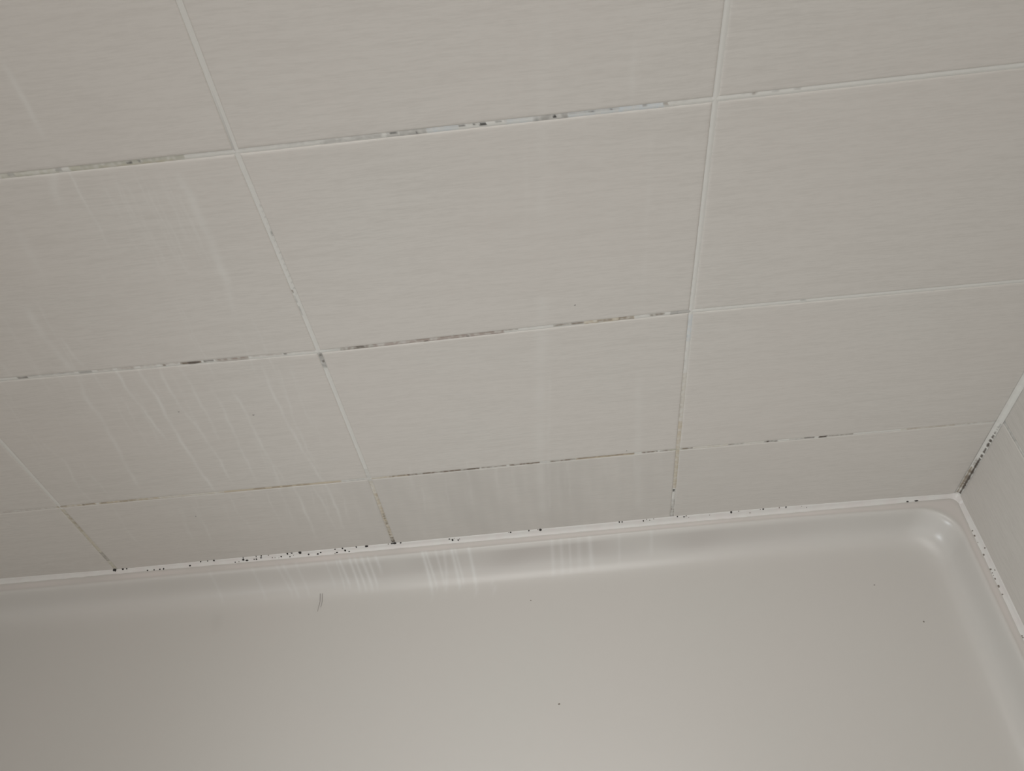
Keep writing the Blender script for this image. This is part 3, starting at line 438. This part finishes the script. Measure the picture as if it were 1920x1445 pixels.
# ---------------------------------------------------------------- sealant bead along both walls
ZTX = [-.70, -.145, -.004, .336, .50, .666, .80, .93, XC]; ZTZ = [.0012, .0012, -.0014, .0012, .0030, .0042, .0032, .0002, -.0022]
def ztop(x): return float(np.interp(x, ZTX, ZTZ))
SP = [(-.0002, 1.0), (.0004, .92), (.0009, .72), (.0015, .46), (.0022, .24), (.0030, .09), (.0038, 0.0), (.0042, -.10)]   # inset, share of height
ZB = -.0046
bv, bvn = [], len(SP)
px_list = [(x, 0) for x in np.arange(TX0, XC - .004, .0015)]
path = [('b', x) for x in np.arange(TX0, XC - .012, .0015)] + [('c', k/8) for k in range(9)] + [('r', y) for y in np.arange(-.012, TY0, -.0015)]
def seal_pt(seg, d, sh):
    kind, q = seg
    if kind == 'b':
        z = ztop(q); j = .0004 * min(1, (XC - .012 - q) / .03) * fnoise(q, d, 120) * (1 - abs(sh)) * 2
        return (q, -d - j * .6, ZB + (z - ZB) * sh + j * .4 * sh)
    if kind == 'r':
        z = -.0022 + .0028 * min(1, -q / .06); j = .0004 * min(1, (-q - .012) / .03) * fnoise(q, d, 120) * (1 - abs(sh)) * 2
        return (XC - d - j * .6, q, ZB + (z - ZB) * sh)
    a = math.pi/2 * q; rr = .0116 if d > .004 else .012
    # rounded mitre
    cx, cy = XC - .012, -.012; R0_ = .012 - d
    # blend between square corner (at the wall) and round one (at the inner edge)
    sq = (XC - .012 + min(1, 2*q) * R0_ , -.012 + min(1, 2*(1-q)) * R0_)
    rd = (cx + R0_ * math.sin(a), cy + R0_ * math.cos(a))
    t = min(1, d / .004)
    x = sq[0]*(1-t) + rd[0]*t; y = sq[1]*(1-t) + rd[1]*t
    zt = -.0022 + .0016 * (1 - abs(q - .5) * 2) * (1 - q*0)
    zt = ztop(XC - .012) * (1 - q) + (-.0016) * q + .0012 * (1 - abs(q - .5) * 2)
    return (x, y, ZB + (zt - ZB) * sh)
for seg in path:
    for d, sh in SP: bv.append(seal_pt(seg, d, sh))
bead = mesh_obj('sealant_bead', bv, grid_faces(bvn, len(path), True), seal_mat, None, True)
bead['label'] = 'white silicone bead sealing the tray rim to both tiled walls, dotted with mould'
bead['category'] = 'sealant'

# ---------------------------------------------------------------- mould specks: small crusts sitting on the sealant
def blob(V_, F_, c, ux, uy, n, a, b, h, rg):
    base = len(V_); k = 9; ph = rg.uniform(0, 6)
    ring = []
    for q in range(k):
        t = 2*math.pi*q/k; rr = rg.uniform(.72, 1.12)
        ring.append(c + ux*(a*rr*math.cos(t)) + uy*(b*rr*math.sin(t)))
    for p in ring: V_.append(p - n * .0003)
    for p in ring: V_.append(c + (p - c) * .75 + n * h)
    V_.append(c + n * h * 1.3)
    for q in range(k):
        q2 = (q+1) % k
        F_.append((base+q, base+q2, base+k+q2, base+k+q)); F_.append((base+k+q, base+k+q2, base+2*k))
rg = random.Random(2)
def bead_height(d, zt):   # bead surface height at inset d
    ds = [q[0] for q in SP]; sh = [q[1] for q in SP]
    return ZB + (zt - ZB) * float(np.interp(d, ds, sh))
def bead_normal(d): 
    t = min(1, max(0, d / .006)); return 1 - t*.6
V1_, F1_, V2_, F2_ = [], [], [], []
for x, y, w_, h_ in SPECKS_BACK:
    d = min(-y, .0036); z = bead_height(d, ztop(x))
    dark = w_ * h_ > 3.6e-6
    n = Vector((0, -.75, .66)).normalized() if d < .004 else Vector((0, -.3, .95)).normalized()
    ux = Vector((1, 0, 0)); uy = n.cross(ux)
    V_, F_ = (V1_, F1_) if dark else (V2_, F2_)
    blob(V_, F_, Vector((x, -d, z)), ux, uy, n, w_/2*1.0, max(.00055, h_/2), .00022, rg)
for x, y, w_, h_ in SPECKS_RIGHT:
    d = min(max(XC - x, .0004), .0036); z = bead_height(d, .0006)
    n = Vector((-.75, 0, .66)).normalized(); ux = Vector((0, 1, 0)); uy = n.cross(ux)
    blob(V2_, F2_, Vector((XC - d, y, z)), uy, ux, n, max(w_/2*.85, .0005), h_/2*.9, .00022, rg)
for V_, F_, m in ((V1_, F1_, mould_mat), (V2_, F2_, mould2_mat)):
    o = mesh_obj('mould_specks', V_, F_, m, bead, True); o['kind'] = 'stuff'
# specks of dirt on the tray floor, two short scratches, and specks on the tiles
V_, F_ = [], []
for x, y, w_, h_ in TRAY_SPECKS:
    # height of the basin near there
    dd = min(-y, XC - x); z = float(np.interp(dd, [q[0] for q in PROFILE[8:]], [q[1] for q in PROFILE[8:]]))
    blob(V_, F_, Vector((x, y, z)), Vector((1,0,0)), Vector((0,1,0)), Vector((0,0,1)), w_/2, h_/2, .0002, rg)
o = mesh_obj('dirt_specks', V_, F_, mould2_mat, tray, True); o['kind'] = 'stuff'
for line in SCRATCH:
    V_, F_ = [], []
    for k, (x, y) in enumerate(line):
        dd = -y; z = float(np.interp(dd, [q[0] for q in PROFILE[8:]], [q[1] for q in PROFILE[8:]])) + .00025
        wd = .00045 * (1 - .5*k/len(line)); V_ += [(x-wd, y, z), (x, y, z+.0001), (x+wd, y, z)]
    o = mesh_obj('scuff_mark', V_, grid_faces(3, len(line)), scuff_mat, tray, True)
V_, F_ = [], []
for x, z, w_ in WALL_SPECKS:
    blob(V_, F_, Vector((x, 0.0, z)), Vector((1,0,0)), Vector((0,0,1)), Vector((0,-1,0)), w_/2, w_/2, .0002, rg)
o = mesh_obj('dirt_specks', V_, F_, scuff_mat, wall_back, True); o['kind'] = 'stuff'
